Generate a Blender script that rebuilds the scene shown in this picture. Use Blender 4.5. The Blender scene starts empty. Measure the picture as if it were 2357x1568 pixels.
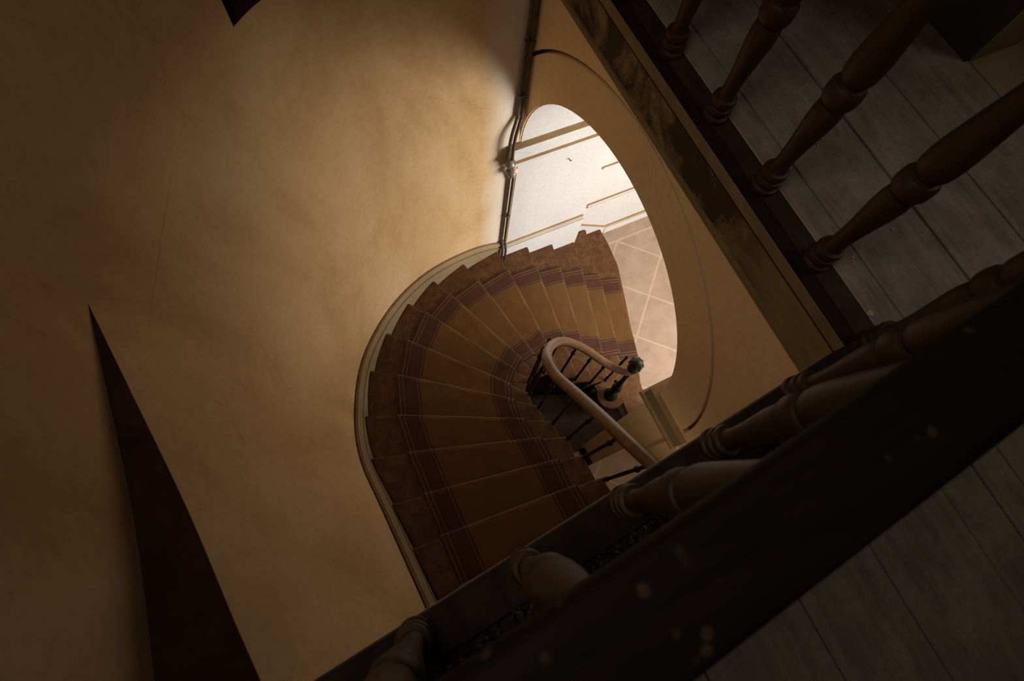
import bpy, bmesh, math, random
from mathutils import Vector, Matrix
from math import sin, cos, pi, sqrt, radians

random.seed(7)
SC = bpy.context.scene
COL = SC.collection
R = 0.17                       # riser height
ZL = 4.25                      # upper landing floor

# ------------------------------------------------------------------ helpers
def link(o, parent=None):
    COL.objects.link(o)
    if parent is not None:
        o.parent = parent
    return o

def obj(name, verts, faces, mat, parent=None, smooth=False, uv=None):
    me = bpy.data.meshes.new(name)
    me.from_pydata([tuple(v) for v in verts], [], faces)
    me.validate()
    bm = bmesh.new(); bm.from_mesh(me)
    bmesh.ops.recalc_face_normals(bm, faces=bm.faces)
    bm.to_mesh(me); bm.free()
    if smooth:
        for p in me.polygons:
            p.use_smooth = True
    if mat is not None:
        for m in (mat if isinstance(mat, (list, tuple)) else [mat]):
            me.materials.append(m)
    if uv is not None:
        layer = me.uv_layers.new(name='UVMap')
        for lp in me.loops:
            layer.data[lp.index].uv = uv[lp.vertex_index]
    return link(bpy.data.objects.new(name, me), parent)

def tag(o, label=None, cat=None, group=None, kind=None):
    if label: o['label'] = label
    if cat: o['category'] = cat
    if group: o['group'] = group
    if kind: o['kind'] = kind
    return o

def struct(o, label, cat):
    return tag(o, label, cat, None, 'structure')

def thing(name, label, cat, loc=(0, 0, 0), group=None):
    o = bpy.data.objects.new(name, None)
    o.location = loc
    o.empty_display_size = 0.1
    return tag(link(o), label, cat, group)

def bevel(o, w, seg=2, angle=40):
    m = o.modifiers.new('bevel', 'BEVEL')
    m.width = w; m.segments = seg; m.limit_method = 'ANGLE'; m.angle_limit = radians(angle)
    return o

class MB:
    """collects raw geometry for one mesh"""
    def __init__(s): s.v = []; s.f = []
    def add(s, vs, fs):
        b = len(s.v); s.v += [Vector(v) for v in vs]; s.f += [tuple(b + i for i in f) for f in fs]
    def box(s, x0, x1, y0, y1, z0, z1):
        s.add([(x0,y0,z0),(x1,y0,z0),(x1,y1,z0),(x0,y1,z0),(x0,y0,z1),(x1,y0,z1),(x1,y1,z1),(x0,y1,z1)],
              [(0,3,2,1),(4,5,6,7),(0,1,5,4),(1,2,6,5),(2,3,7,6),(3,0,4,7)])
    def prism(s, poly, z0, z1):
        """poly: plan points; vertical extrusion"""
        n = len(poly)
        z0s = z0 if isinstance(z0, (list, tuple)) else [z0]*n
        z1s = z1 if isinstance(z1, (list, tuple)) else [z1]*n
        vs = [(p[0], p[1], z0s[i]) for i, p in enumerate(poly)] + [(p[0], p[1], z1s[i]) for i, p in enumerate(poly)]
        fs = [tuple(range(n))[::-1], tuple(range(n, 2*n))] + [(i, (i+1) % n, n+(i+1) % n, n+i) for i in range(n)]
        s.add(vs, fs)
    def prism_x(s, poly, x0, x1):
        """poly: (y,z) points extruded along x"""
        n = len(poly)
        vs = [(x0, p[0], p[1]) for p in poly] + [(x1, p[0], p[1]) for p in poly]
        fs = [tuple(range(n)), tuple(range(n, 2*n))[::-1]] + [(i, n+i, n+(i+1) % n, (i+1) % n) for i in range(n)]
        s.add(vs, fs)
    def strip_x(s, A, B, x0, x1):
        """band between two (y,z) polylines extruded along x, built from quads"""
        n = len(A)
        vs = []
        for i in range(n):
            vs += [(x0, *A[i]), (x0, *B[i]), (x1, *A[i]), (x1, *B[i])]
        fs = []
        for i in range(n-1):
            a = 4*i; b = a+4
            fs += [(a, a+1, b+1, b), (a+2, b+2, b+3, a+3), (a, b, b+2, a+2), (a+1, a+3, b+3, b+1)]
        fs += [(0, 2, 3, 1), (4*n-4, 4*n-3, 4*n-1, 4*n-2)]
        s.add(vs, fs)
    def tube(s, pts, rad, seg=10, cap=True):
        pts = [Vector(p) for p in pts]; n = len(pts)
        rad = rad if isinstance(rad, (list, tuple)) else [rad]*n
        t0 = (pts[1]-pts[0]).normalized()
        up = Vector((0, 0, 1)) if abs(t0.z) < .9 else Vector((1, 0, 0))
        nrm = (up - t0*up.dot(t0)).normalized()
        vs = []
        for i, p in enumerate(pts):
            t = (pts[min(i+1, n-1)] - pts[max(i-1, 0)]).normalized()
            nrm = (nrm - t*nrm.dot(t)).normalized(); bn = t.cross(nrm)
            for k in range(seg):
                a = 2*pi*k/seg
                vs.append(p + (nrm*cos(a) + bn*sin(a))*rad[i])
        fs = [(i*seg+k, i*seg+(k+1) % seg, (i+1)*seg+(k+1) % seg, (i+1)*seg+k) for i in range(n-1) for k in range(seg)]
        if cap:
            fs += [tuple(range(seg))[::-1], tuple(range((n-1)*seg, n*seg))]
        s.add(vs, fs)
    def lathe(s, prof, seg=20, c=(0, 0, 0)):
        n = len(prof); vs = []
        for r, z in prof:
            for k in range(seg):
                a = 2*pi*k/seg
                vs.append((c[0]+r*cos(a), c[1]+r*sin(a), c[2]+z))
        fs = [(i*seg+k, i*seg+(k+1) % seg, (i+1)*seg+(k+1) % seg, (i+1)*seg+k) for i in range(n-1) for k in range(seg)]
        fs += [tuple(range(seg))[::-1], tuple(range((n-1)*seg, n*seg))]
        s.add(vs, fs)
    def build(s, name, mat, parent=None, smooth=False):
        return obj(name, s.v, s.f, mat, parent, smooth)

def smooth_curve(pts, n=8, closed=False):
    """Catmull-Rom through points of any dimension"""
    P = [Vector(p) for p in pts]; out = []
    for i in range(len(P)-1):
        p0 = P[max(i-1, 0)]; p1 = P[i]; p2 = P[i+1]; p3 = P[min(i+2, len(P)-1)]
        for k in range(n):
            t = k/n
            out.append(.5*((2*p1) + (p2-p0)*t + (2*p0-5*p1+4*p2-p3)*t*t + (3*p1-p0-3*p2+p3)*t**3))
    out.append(P[-1])
    return out

def autosmooth(o, ang=35):
    for p in o.data.polygons: p.use_smooth = True
    m = o.modifiers.new('edges', 'EDGE_SPLIT'); m.split_angle = radians(ang)
    return o

# ------------------------------------------------------------------ materials
class NT:
    def __init__(s, name):
        s.m = bpy.data.materials.new(name); s.m.use_nodes = True
        s.t = s.m.node_tree; s.b = s.t.nodes['Principled BSDF']
    def n(s, typ, **kw):
        nd = s.t.nodes.new(typ)
        for k, v in kw.items():
            if k in ('operation', 'data_type', 'blend_type', 'feature', 'distance', 'interpolation', 'noise_dimensions', 'object', 'wave_type', 'bands_direction'):
                setattr(nd, k, v)
            else:
                key = int(k[1:]) if k[0] == 'i' and k[1:].isdigit() else k
                nd.inputs[key].default_value = v
        return nd
    def l(s, a, b): s.t.links.new(a, b)
    def math(s, op, a, b=None):
        nd = s.n('ShaderNodeMath', operation=op)
        for i, x in enumerate((a, b)):
            if x is None: continue
            if isinstance(x, (int, float)): nd.inputs[i].default_value = x
            else: s.l(x, nd.inputs[i])
        return nd.outputs[0]
    def ramp(s, fac, stops, interp='LINEAR'):
        nd = s.t.nodes.new('ShaderNodeValToRGB'); nd.color_ramp.interpolation = interp
        el = nd.color_ramp.elements
        while len(el) < len(stops): el.new(.5)
        for e, (p, c) in zip(el, stops):
            e.position = p; e.color = (*c, 1) if len(c) == 3 else c
        s.l(fac, nd.inputs[0]); return nd.outputs[0]
    def mix(s, fac, a, b, blend='MIX'):
        nd = s.t.nodes.new('ShaderNodeMixRGB'); nd.blend_type = blend
        for i, x in enumerate((fac, a, b)):
            if isinstance(x, (int, float)): nd.inputs[i].default_value = x
            elif isinstance(x, tuple): nd.inputs[i].default_value = (*x, 1)
            else: s.l(x, nd.inputs[i])
        return nd.outputs[0]
    def pos(s, scale=(1, 1, 1), rot=(0, 0, 0)):
        tc = s.t.nodes.new('ShaderNodeTexCoord')
        mp = s.n('ShaderNodeMapping', Scale=scale, Rotation=rot)
        s.l(tc.outputs['Object'], mp.inputs[0]); return mp.outputs[0]
    def noise(s, vec, scale, detail=4, rough=.55, dist=0):
        nd = s.n('ShaderNodeTexNoise', Scale=scale, Detail=detail, Roughness=rough, Distortion=dist)
        s.l(vec, nd.inputs['Vector']); return nd.outputs[0]
    def bump(s, h, strength, dist=.01):
        nd = s.n('ShaderNodeBump', Strength=strength, Distance=dist)
        s.l(h, nd.inputs['Height']); s.l(nd.outputs[0], s.b.inputs['Normal'])
    def out(s, col, rough=.7, metal=0, spec=None):
        if isinstance(col, tuple): s.b.inputs['Base Color'].default_value = (*col, 1)
        else: s.l(col, s.b.inputs['Base Color'])
        if isinstance(rough, (int, float)): s.b.inputs['Roughness'].default_value = rough
        else: s.l(rough, s.b.inputs['Roughness'])
        s.b.inputs['Metallic'].default_value = metal
        if spec is not None: s.b.inputs['Specular IOR Level'].default_value = spec
        return s.m

def plaster(name, c1, c2, c3, stain=.5, lap=None):
    t = NT(name); p = t.pos()
    big = t.noise(t.pos((1, 1, .55)), 1.6, 5, .6, .6)
    fine = t.noise(p, 24, 5, .65)
    col = t.ramp(big, [(.3, c1), (.5, c2), (.72, c3)])
    col = t.mix(.35, col, t.ramp(fine, [(.3, (.72, .70, .66)), (.6, (1, 1, 1))]), 'MULTIPLY')
    # trowel scratches and hairline cracks
    scr = t.noise(t.pos((9, 9, 1.2)), 9, 3, .6, 1.5)
    col = t.mix(stain, col, t.ramp(scr, [(.28, (.80, .74, .66)), (.38, (1, 1, 1))]), 'MULTIPLY')
    vor = t.n('ShaderNodeTexVoronoi', feature='DISTANCE_TO_EDGE', Scale=.9)
    wob = t.noise(p, 2.2, 4, .6)
    mv = t.mix(.35, p, wob, 'ADD'); t.l(mv, vor.inputs['Vector'])
    crack = t.ramp(vor.outputs[0], [(.0, (.62, .55, .48)), (.004, (1, 1, 1))])
    patch = t.ramp(t.noise(p, 1.1, 2), [(.5, (0, 0, 0)), (.6, (.5, .5, .5))])
    col = t.mix(patch, col, crack, 'MULTIPLY')
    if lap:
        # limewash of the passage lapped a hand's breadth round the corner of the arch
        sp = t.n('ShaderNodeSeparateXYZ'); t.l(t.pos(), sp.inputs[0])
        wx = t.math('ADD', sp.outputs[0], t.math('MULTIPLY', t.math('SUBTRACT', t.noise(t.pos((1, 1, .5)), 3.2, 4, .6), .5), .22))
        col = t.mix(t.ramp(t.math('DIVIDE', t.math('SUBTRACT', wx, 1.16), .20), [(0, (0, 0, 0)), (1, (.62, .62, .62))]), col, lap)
    t.bump(t.math('ADD', t.math('MULTIPLY', fine, .3), big), .25, .01)
    return t.out(col, .88, 0, .25)

def wood(name, dark, mid, light, scale=1.0, axis=(12, 12, 1.2), rough=.6, spec=.4, dust=None):
    t = NT(name)
    p = t.pos(axis)
    g = t.noise(p, 2.2*scale, 6, .62, .5)
    f = t.noise(t.pos(tuple(a*5 for a in axis)), 2.0*scale, 4, .6)
    v = t.math('ADD', t.math('MULTIPLY', g, .75), t.math('MULTIPLY', f, .25))
    col = t.ramp(v, [(.30, dark), (.5, mid), (.68, light)])
    if dust:
        d = t.noise(t.pos(), 7, 5, .7)
        s2 = t.noise(t.pos(), 60, 3, .7)
        msk = t.math('MULTIPLY', t.ramp(d, [(.42, (0, 0, 0)), (.68, (1, 1, 1))]), t.ramp(s2, [(.3, (.3,)*3), (.7, (1,)*3)]))
        col = t.mix(msk, col, dust)
    t.bump(v, .25, .004)
    return t.out(col, rough, 0, spec)

M = {}
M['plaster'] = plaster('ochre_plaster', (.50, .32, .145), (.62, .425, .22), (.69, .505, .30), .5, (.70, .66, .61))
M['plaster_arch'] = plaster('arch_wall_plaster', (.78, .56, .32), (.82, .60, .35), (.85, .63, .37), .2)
M['white'] = plaster('white_limewash', (.56, .542, .525), (.595, .577, .56), (.63, .612, .595), .15)
M['skirt'] = plaster('painted_skirting', (.24, .18, .10), (.29, .22, .13), (.33, .255, .155), .3)
M['tread'] = wood('worn_tread_wood', (.055, .024, .010), (.105, .047, .018), (.165, .078, .031), 1.0, (6, 6, 6), .62, .18)
M['string'] = wood('black_brown_string', (.006, .004, .003), (.016, .009, .006), (.05, .03, .02), 1.0, (5, 5, 5), .75, .15)
M['well_floor'] = wood('dark_well_boards', (.03, .017, .010), (.055, .032, .018), (.085, .05, .03), 1.0, (1.5, 12, 1.5), .7, .2)
M['rail_wood'] = wood('handrail_oak', (.11, .048, .018), (.165, .075, .029), (.22, .105, .044), 1.0, (9, 9, 9), .33, .5)
M['baluster_wood'] = wood('baluster_brown_wood', (.022, .010, .004), (.042, .020, .0075), (.066, .033, .013), 1.0, (10, 10, 1.5), .55, .3)
M['plank'] = wood('grey_dusty_plank', (.12, .098, .078), (.185, .155, .126), (.24, .205, .17), 1.0, (14, .9, 5), .85, .12, (.30, .26, .215))
M['curb'] = wood('dark_edge_board', (.016, .010, .008), (.030, .020, .016), (.048, .034, .028), 1.0, (4, 2, 4), .8, .15)
M['edge'] = wood('black_red_nosing', (.012, .006, .005), (.02, .01, .008), (.032, .016, .012), 1.0, (3, 3, 3), .8, .1)
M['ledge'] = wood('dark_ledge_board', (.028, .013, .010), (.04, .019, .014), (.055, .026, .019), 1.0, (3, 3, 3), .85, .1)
M['panel'] = wood('dark_door_panel', (.03, .022, .017), (.045, .034, .027), (.06, .047, .038), 1.0, (6, 6, 1), .7, .2)

def m_fascia():
    t = NT('stained_fascia')
    g = t.noise(t.pos((6, 1.5, 6)), 3, 5, .6, .4)
    col = t.ramp(g, [(.3, (.19, .125, .055)), (.6, (.27, .185, .085))])
    st = t.noise(t.pos((1, 1, 1)), 3.1, 6, .72, .3)
    # old damp stain keeps to the far half of the board
    sep = t.n('ShaderNodeSeparateXYZ'); t.l(t.pos(), sep.inputs[0])
    far = t.ramp(t.math('MULTIPLY', sep.outputs[1], .5), [(.12, (0, 0, 0)), (.34, (1, 1, 1))])
    msk = t.math('MULTIPLY', far, t.ramp(st, [(.40, (0, 0, 0)), (.54, (1, 1, 1))]))
    col = t.mix(t.math('MULTIPLY', msk, .9), col, (.03, .017, .009))
    t.bump(st, .3, .005)
    return t.out(col, .8, 0, .2)
M['fascia'] = m_fascia()
M['fascia_lip'] = wood('fascia_edge_board', (.17, .115, .055), (.22, .15, .075), (.28, .20, .10), 1.0, (4, 2, 4), .8, .2)

def m_stone_floor():
    t = NT('flagstone_floor')
    sep = t.n('ShaderNodeSeparateXYZ'); t.l(t.pos(), sep.inputs[0])
    x, y = sep.outputs[0], sep.outputs[1]
    wob = t.math('MULTIPLY', t.math('SUBTRACT', t.noise(t.pos(), 5, 3), .5), .02)
    def joint(e, off, pitch):
        a = t.math('ADD', t.math('DIVIDE', t.math('SUBTRACT', e, off), pitch), wob)
        fr = t.math('ABSOLUTE', t.math('SUBTRACT', t.math('FRACT', t.math('ADD', a, .5)), .5))
        return fr
    u = t.math('ADD', x, y); v = t.math('SUBTRACT', x, y)
    ju = joint(u, 5.50, .825); jv = joint(v, 1.645, .825)
    d = t.math('MINIMUM', ju, jv)
    field = t.math('LESS_THAN', y, 2.345)
    dj = t.math('ABSOLUTE', t.math('SUBTRACT', y, 2.35))
    line = t.math('MAXIMUM', t.math('MULTIPLY', t.math('LESS_THAN', d, .019), field), t.math('LESS_THAN', dj, .014))
    cu = t.math('FLOOR', t.math('DIVIDE', t.math('SUBTRACT', u, 5.5), .825))
    cv = t.math('FLOOR', t.math('DIVIDE', t.math('SUBTRACT', v, 1.645), .825))
    rnd = t.n('ShaderNodeTexWhiteNoise', noise_dimensions='2D')
    cmb = t.n('ShaderNodeCombineXYZ'); t.l(cu, cmb.inputs[0]); t.l(cv, cmb.inputs[1]); t.l(cmb.outputs[0], rnd.inputs[0])
    blot = t.noise(t.pos(), 4.5, 6, .68, .3)
    col = t.ramp(blot, [(.3, (.30, .212, .158)), (.5, (.36, .262, .20)), (.7, (.40, .30, .234))])
    col = t.mix(.25, col, t.ramp(rnd.outputs[0], [(0, (.80, .76, .72)), (1, (1, 1, 1))]), 'MULTIPLY')
    col = t.mix(t.math('MULTIPLY', line, .6), col, (.50, .40, .31))
    spots = t.noise(t.pos(), 22, 3, .7)
    col = t.mix(t.ramp(spots, [(.70, (0, 0, 0)), (.76, (.5, .5, .5))]), col, (.36, .24, .15))
    t.bump(t.math('SUBTRACT', t.math('MULTIPLY', blot, .3), t.math('MULTIPLY', line, .4)), .25, .006)
    return t.out(col, .7, 0, .3)
M['stone'] = m_stone_floor()

def m_runner():
    t = NT('striped_stair_runner')
    uvn = t.t.nodes.new('ShaderNodeUVMap'); sep = t.n('ShaderNodeSeparateXYZ'); t.l(uvn.outputs[0], sep.inputs[0])
    u = sep.outputs[0]
    e = t.math('SUBTRACT', .5, t.math('ABSOLUTE', t.math('SUBTRACT', u, .5)))   # distance from either edge
    kh = (.148, .072, .023); red = (.088, .036, .023); dk = (.072, .033, .018); lt = (.145, .074, .040)
    col = t.ramp(e, [(0, dk), (.012, lt), (.028, dk), (.040, red), (.050, lt), (.062, dk), (.072, red), (.158, dk),
                     (.168, lt), (.180, dk), (.192, kh)], 'CONSTANT')
    weave = t.noise(t.pos(), 260, 2, .6)
    wear = t.noise(t.pos(), 5, 5, .65)
    col = t.mix(.5, col, t.ramp(weave, [(.3, (.72, .72, .72)), (.7, (1.0, 1.0, 1.0))]), 'MULTIPLY')
    col = t.mix(.6, col, t.ramp(wear, [(.3, (.68, .66, .62)), (.65, (1, 1, 1))]), 'MULTIPLY')
    t.bump(weave, .4, .003)
    t.b.inputs['Sheen Weight'].default_value = .1
    return t.out(col, .95, 0, .1)
M['runner'] = m_runner()

def m_iron():
    t = NT('black_iron'); n = t.noise(t.pos(), 30, 4, .6)
    return t.out(t.ramp(n, [(.3, (.008, .007, .006)), (.7, (.022, .019, .017))]), .5, .3, .35)
M['iron'] = m_iron()
def m_finial():
    t = NT('tarnished_cast_finial'); n = t.noise(t.pos(), 35, 4, .6)
    return t.out(t.ramp(n, [(.3, (.018, .016, .010)), (.6, (.05, .043, .028)), (.75, (.14, .12, .085))]), .45, .6, .5)
M['finial'] = m_finial()
def m_pipe():
    t = NT('grey_painted_conduit'); n = t.noise(t.pos(), 18, 4, .6)
    return t.out(t.ramp(n, [(.3, (.06, .043, .028)), (.65, (.11, .083, .056))]), .42, .35, .5)
M['pipe'] = m_pipe()
def m_porcelain():
    t = NT('fitting_grey'); n = t.noise(t.pos(), 25, 4, .6)
    return t.out(t.ramp(n, [(.3, (.12, .10, .08)), (.7, (.24, .22, .19))]), .35, .2, .5)
M['fitting'] = m_porcelain()
def m_cap():
    t = NT('pale_cap'); n = t.noise(t.pos(), 30, 3)
    return t.out(t.ramp(n, [(.3, (.62, .47, .36)), (.7, (.78, .64, .52))]), .4, 0, .5)
M['cap'] = m_cap()
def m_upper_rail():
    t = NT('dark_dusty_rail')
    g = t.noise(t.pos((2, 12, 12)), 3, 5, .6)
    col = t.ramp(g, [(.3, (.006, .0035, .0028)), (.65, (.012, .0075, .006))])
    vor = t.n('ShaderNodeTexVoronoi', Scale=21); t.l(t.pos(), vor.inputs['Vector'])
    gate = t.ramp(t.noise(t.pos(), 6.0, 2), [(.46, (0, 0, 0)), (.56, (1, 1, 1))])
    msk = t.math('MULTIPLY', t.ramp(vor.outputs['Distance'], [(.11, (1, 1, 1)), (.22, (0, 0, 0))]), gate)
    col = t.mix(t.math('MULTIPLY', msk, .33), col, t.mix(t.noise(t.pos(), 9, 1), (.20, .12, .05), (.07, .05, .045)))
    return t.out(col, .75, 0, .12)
M['upper_rail'] = m_upper_rail()
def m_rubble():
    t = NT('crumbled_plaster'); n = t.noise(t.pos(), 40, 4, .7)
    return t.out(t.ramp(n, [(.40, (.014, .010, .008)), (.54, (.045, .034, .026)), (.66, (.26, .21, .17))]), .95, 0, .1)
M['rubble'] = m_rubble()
def m_crumb():
    t = NT('pale_crumb'); n = t.noise(t.pos(), 60, 3)
    return t.out(t.ramp(n, [(.3, (.42, .32, .2)), (.7, (.6, .48, .33))]), .95, 0, .1)
M['crumb'] = m_crumb()
def m_ceiling():
    t = NT('ceiling_distemper'); n = t.noise(t.pos(), 3, 4)
    return t.out(t.ramp(n, [(.3, (.40, .32, .22)), (.7, (.48, .39, .28))]), .9, 0, .1)
M['ceil'] = m_ceiling()
M['threshold'] = plaster('brown_threshold_stone', (.20, .14, .075), (.26, .185, .10), (.32, .23, .13), .5)

M['groove'] = plaster('dirty_groove', (.16, .10, .05), (.20, .13, .065), (.24, .16, .08), .2)
M['dust'] = plaster('brown_shelf_dust', (.30, .195, .095), (.36, .24, .12), (.42, .29, .155), .2)
def dust_tops(o):
    o.data.materials.append(M['dust'])
    k = len(o.data.materials)-1
    for p in o.data.polygons:
        if p.normal.z > .75: p.material_index = k
    return o

# ------------------------------------------------------------------ plan data (metres; camera stands over the origin)
TIP = {1: (2.95, 2.515), 2: (2.699, 2.504), 3: (2.41, 2.339), 4: (2.094, 2.335), 5: (1.762, 2.335), 6: (1.386, 2.330),
       7: (.978, 2.254), 8: (.613, 2.122), 9: (.302, 1.93), 10: (.027, 1.676), 11: (-.204, 1.37), 12: (-.35, 1.006),
       13: (-.405, .673), 14: (-.37, .319), 15: (-.337, .015), 16: (-.306, -.293), 17: (-.275, -.60), 18: (-.245, -.90)}
INN = {2: (2.253, .76), 3: (1.99, .72), 4: (1.756, .727), 5: (1.585, .80), 6: (1.41, .875), 7: (1.235, .945), 8: (1.095, .932),
       9: (.977, .86), 10: (.889, .728), 11: (.871, .578), 12: (.883, .404), 13: (.889, .245), 14: (.892, .08),
       15: (.905, -.102), 16: (.92, -.28), 17: (.935, -.46), 18: (.95, -.64)}
WALL = [(1.5, 2.385), (1.386, 2.375), (.985, 2.30), (.60, 2.165), (.275, 1.965), (-.01, 1.705), (-.243, 1.39), (-.394, 1.015),
        (-.447, .675), (-.415, .32), (-.382, .015), (-.351, -.29), (-.32, -.60), (-.16, -2.2)]
WC = [(p[0], p[1]) for p in smooth_curve([(*p, 0) for p in WALL], 8)]     # fine wall curve

# ------------------------------------------------------------------ curved well wall with its set-back ledge and niche
SKZ = [(0, 1.10), (1.0, 1.13), (1.62, 1.27), (2.87, 1.49), (3.94, 1.675), (4.85, 1.83), (5.69, 1.965), (6.38, 2.075), (6.97, 2.17),
       (7.68, 2.29), (8.29, 2.39), (8.86, 2.475), (9.5, 2.565), (10.2, 2.66), (11.03, 2.765), (12, 2.93), (13, 3.2)]
def skz(s):
    for (a, za), (b, zb) in zip(SKZ, SKZ[1:]):
        if a <= s <= b: return za + (zb-za)*(s-a)/(b-a)
    return SKZ[-1][1]
UPPER = [(1.5, 2.385), (1.37, 2.39), (.93, 2.42), (.50, 2.40), (.067, 2.277), (-.30, 1.95), (-.62, 1.60), (-.842, 1.165), (-.79, .83),
         (-.725, .40), (-.685, .03), (-.65, -.27), (-.63, -.60), (-.50, -2.2)]
UC = [(p[0], p[1]) for p in smooth_curve([(*p, 0) for p in UPPER[:8]], 8)[:-1] + smooth_curve([(*p, 0) for p in UPPER[7:]], 8)]    # rim of the well at landing level
I_N = 35                                                                  # where the far ledge begins
I_L = 56                                                                  # where the left ledge begins
REC = [(-.842, 1.165), (-.852, .83), (-.868, .42), (-.91, .03), (-.95, -.27), (-.98, -.60), (-1.05, -2.2)]
RC = [(p[0], p[1]) for p in smooth_curve([(*p, 0) for p in REC], 8)]
ZC = 7.4
def wall_left():
    rows = []
    K = 10
    n = len(WC)
    for i in range(n):
        s_ = min(i/8, 12.9)
        z1 = max(1.10, skz(s_)-.10)
        col = [(*WC[i], 0), (*WC[i], z1)]
        for k in range(1, K+1):
            t = k/K
            e = t**1.25
            col.append((WC[i][0]+(UC[i][0]-WC[i][0])*e, WC[i][1]+(UC[i][1]-WC[i][1])*e, z1+(ZL-z1)*t))
        rows.append(col)
    H = K+2
    vs = [v for c in rows for v in c]
    fs = [(i*H+k, (i+1)*H+k, (i+1)*H+k+1, i*H+k+1) for i in range(n-1) for k in range(H-1)]
    # plain wall above landing level between the two ledges
    b0 = len(vs)
    for i in range(I_N, I_L+1): vs.append((*UC[i], ZC))
    for j, i in enumerate(range(I_N, I_L)):
        fs.append((i*H+H-1, (i+1)*H+H-1, b0+j+1, b0+j))
    # set-back wall over the left ledge
    b1 = len(vs)
    vs += [(*p, ZL) for p in RC] + [(*p, ZC) for p in RC]
    m = len(RC)
    fs += [(b1+j, b1+j+1, b1+m+j+1, b1+m+j) for j in range(m-1)]
    # return beside the far ledge
    b2 = len(vs); p = UC[I_N]
    vs += [(*p, ZL), (p[0]-.02, 2.95, ZL), (p[0]-.02, 2.95, ZC), (*p, ZC)]
    fs += [(b2, b2+1, b2+2, b2+3)]
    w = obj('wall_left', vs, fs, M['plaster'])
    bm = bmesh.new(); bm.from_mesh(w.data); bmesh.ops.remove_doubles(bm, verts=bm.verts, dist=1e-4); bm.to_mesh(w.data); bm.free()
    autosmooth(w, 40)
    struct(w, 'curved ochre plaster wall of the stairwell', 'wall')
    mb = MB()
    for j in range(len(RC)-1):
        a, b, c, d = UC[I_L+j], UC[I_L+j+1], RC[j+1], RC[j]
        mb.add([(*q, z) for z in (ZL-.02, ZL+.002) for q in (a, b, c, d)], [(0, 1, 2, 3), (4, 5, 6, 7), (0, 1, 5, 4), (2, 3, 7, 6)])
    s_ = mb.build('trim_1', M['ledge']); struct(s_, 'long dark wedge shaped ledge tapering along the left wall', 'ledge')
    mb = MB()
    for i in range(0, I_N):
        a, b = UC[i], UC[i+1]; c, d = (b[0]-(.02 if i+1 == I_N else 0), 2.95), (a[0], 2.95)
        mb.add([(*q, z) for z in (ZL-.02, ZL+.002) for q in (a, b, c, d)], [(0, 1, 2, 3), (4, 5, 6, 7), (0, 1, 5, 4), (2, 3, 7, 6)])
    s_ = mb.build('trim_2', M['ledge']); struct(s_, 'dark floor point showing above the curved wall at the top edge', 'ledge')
wall_left()

# ------------------------------------------------------------------ arch wall
AY, AZ, AA, AB = 1.2985, 2.60, 1.083, 1.017            # arch centre, spring height, half width, rise
X0, XN, X1 = 1.5, 2.0, 2.4
def arch_pt(k, a, b, zc=AZ):
    return (AY + a*cos(k), zc + b*sin(k))
def wall_right():
    mb = MB()
    N = 48
    ks = [pi*i/N for i in range(N+1)]                    # from left (y max) over the crown to right
    inn = [arch_pt(k, AA, AB) for k in ks]
    g1 = [arch_pt(k, AA+.278, AB+.296) for k in ks]
    g2 = [arch_pt(k, AA+.302, AB+.319) for k in ks]
    top = ZL-.20
    yr, yl = -2.2, 2.95
    mb.strip_x(inn, g1, X0, X1)                          # archivolt
    gr = MB(); gr.strip_x(g1, g2, X0+.055, X0+.10)            # sunk groove bed
    mb.strip_x(g1, g2, X0+.10, X1)
    struct(gr.build('trim_15', M['groove']), 'dark groove curving round the arch', 'groove')
    outer = []
    for (y, z), k in zip(g2, ks):
        outer.append((y, max(z, top)))
    mb.strip_x(g2, outer, X0, X1)                        # spandrels
    # upper left and right of the ring
    mb.box(X0, X1, arch_pt(0, AA+.302, 1)[0], yl, AZ, top)
    mb.box(X0, X1, yr, arch_pt(pi, AA+.302, 1)[0], AZ, top)
    # jambs: left (beyond the curved wall) and right
    mb.box(X0, X1, AY+AA, yl, 0, AZ)
    mb.box(X0, XN, -.005, AY-AA, 0, AZ)
    mb.box(X0, XN+.18, -1.1, -.005, 1.82, AZ)                # lintel over the low niche
    mb.box(X0, XN, yr, -1.1, 0, AZ)
    mb.box(XN+.18, X1, yr, AY-AA, 0, AZ); mb.box(XN, XN+.18, -.005, AY-AA, 0, AZ); mb.box(XN, XN+.18, yr, -1.1, 0, AZ)
    mb.box(X0-.02, X0, -.60, -.085, 1.90, 2.44)          # shallow raised panel above the niche
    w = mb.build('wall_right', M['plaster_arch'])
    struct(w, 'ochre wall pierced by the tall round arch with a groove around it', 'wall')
    return w
wall_right()
# limewashed lining of the passage under the arch
def reveal():
    mb = MB()
    N = 40
    ks = [pi*i/N for i in range(N+1)]
    A = [arch_pt(k, AA, AB) for k in ks]; B = [arch_pt(k, AA-.006, AB-.006) for k in ks]
    mb.strip_x(A, B, X0+.012, X1+.006)
    mb.box(X0+.012, X1+.006, AY+AA-.006, AY+AA, 0, AZ)
    mb.box(X0+.012, X1+.006, AY-AA, AY-AA+.006, 0, AZ)
    w = mb.build('wall_passage', M['white']); autosmooth(w, 30)
    struct(w, 'white limewashed lining of the passage through the arch', 'wall')
reveal()

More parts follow.
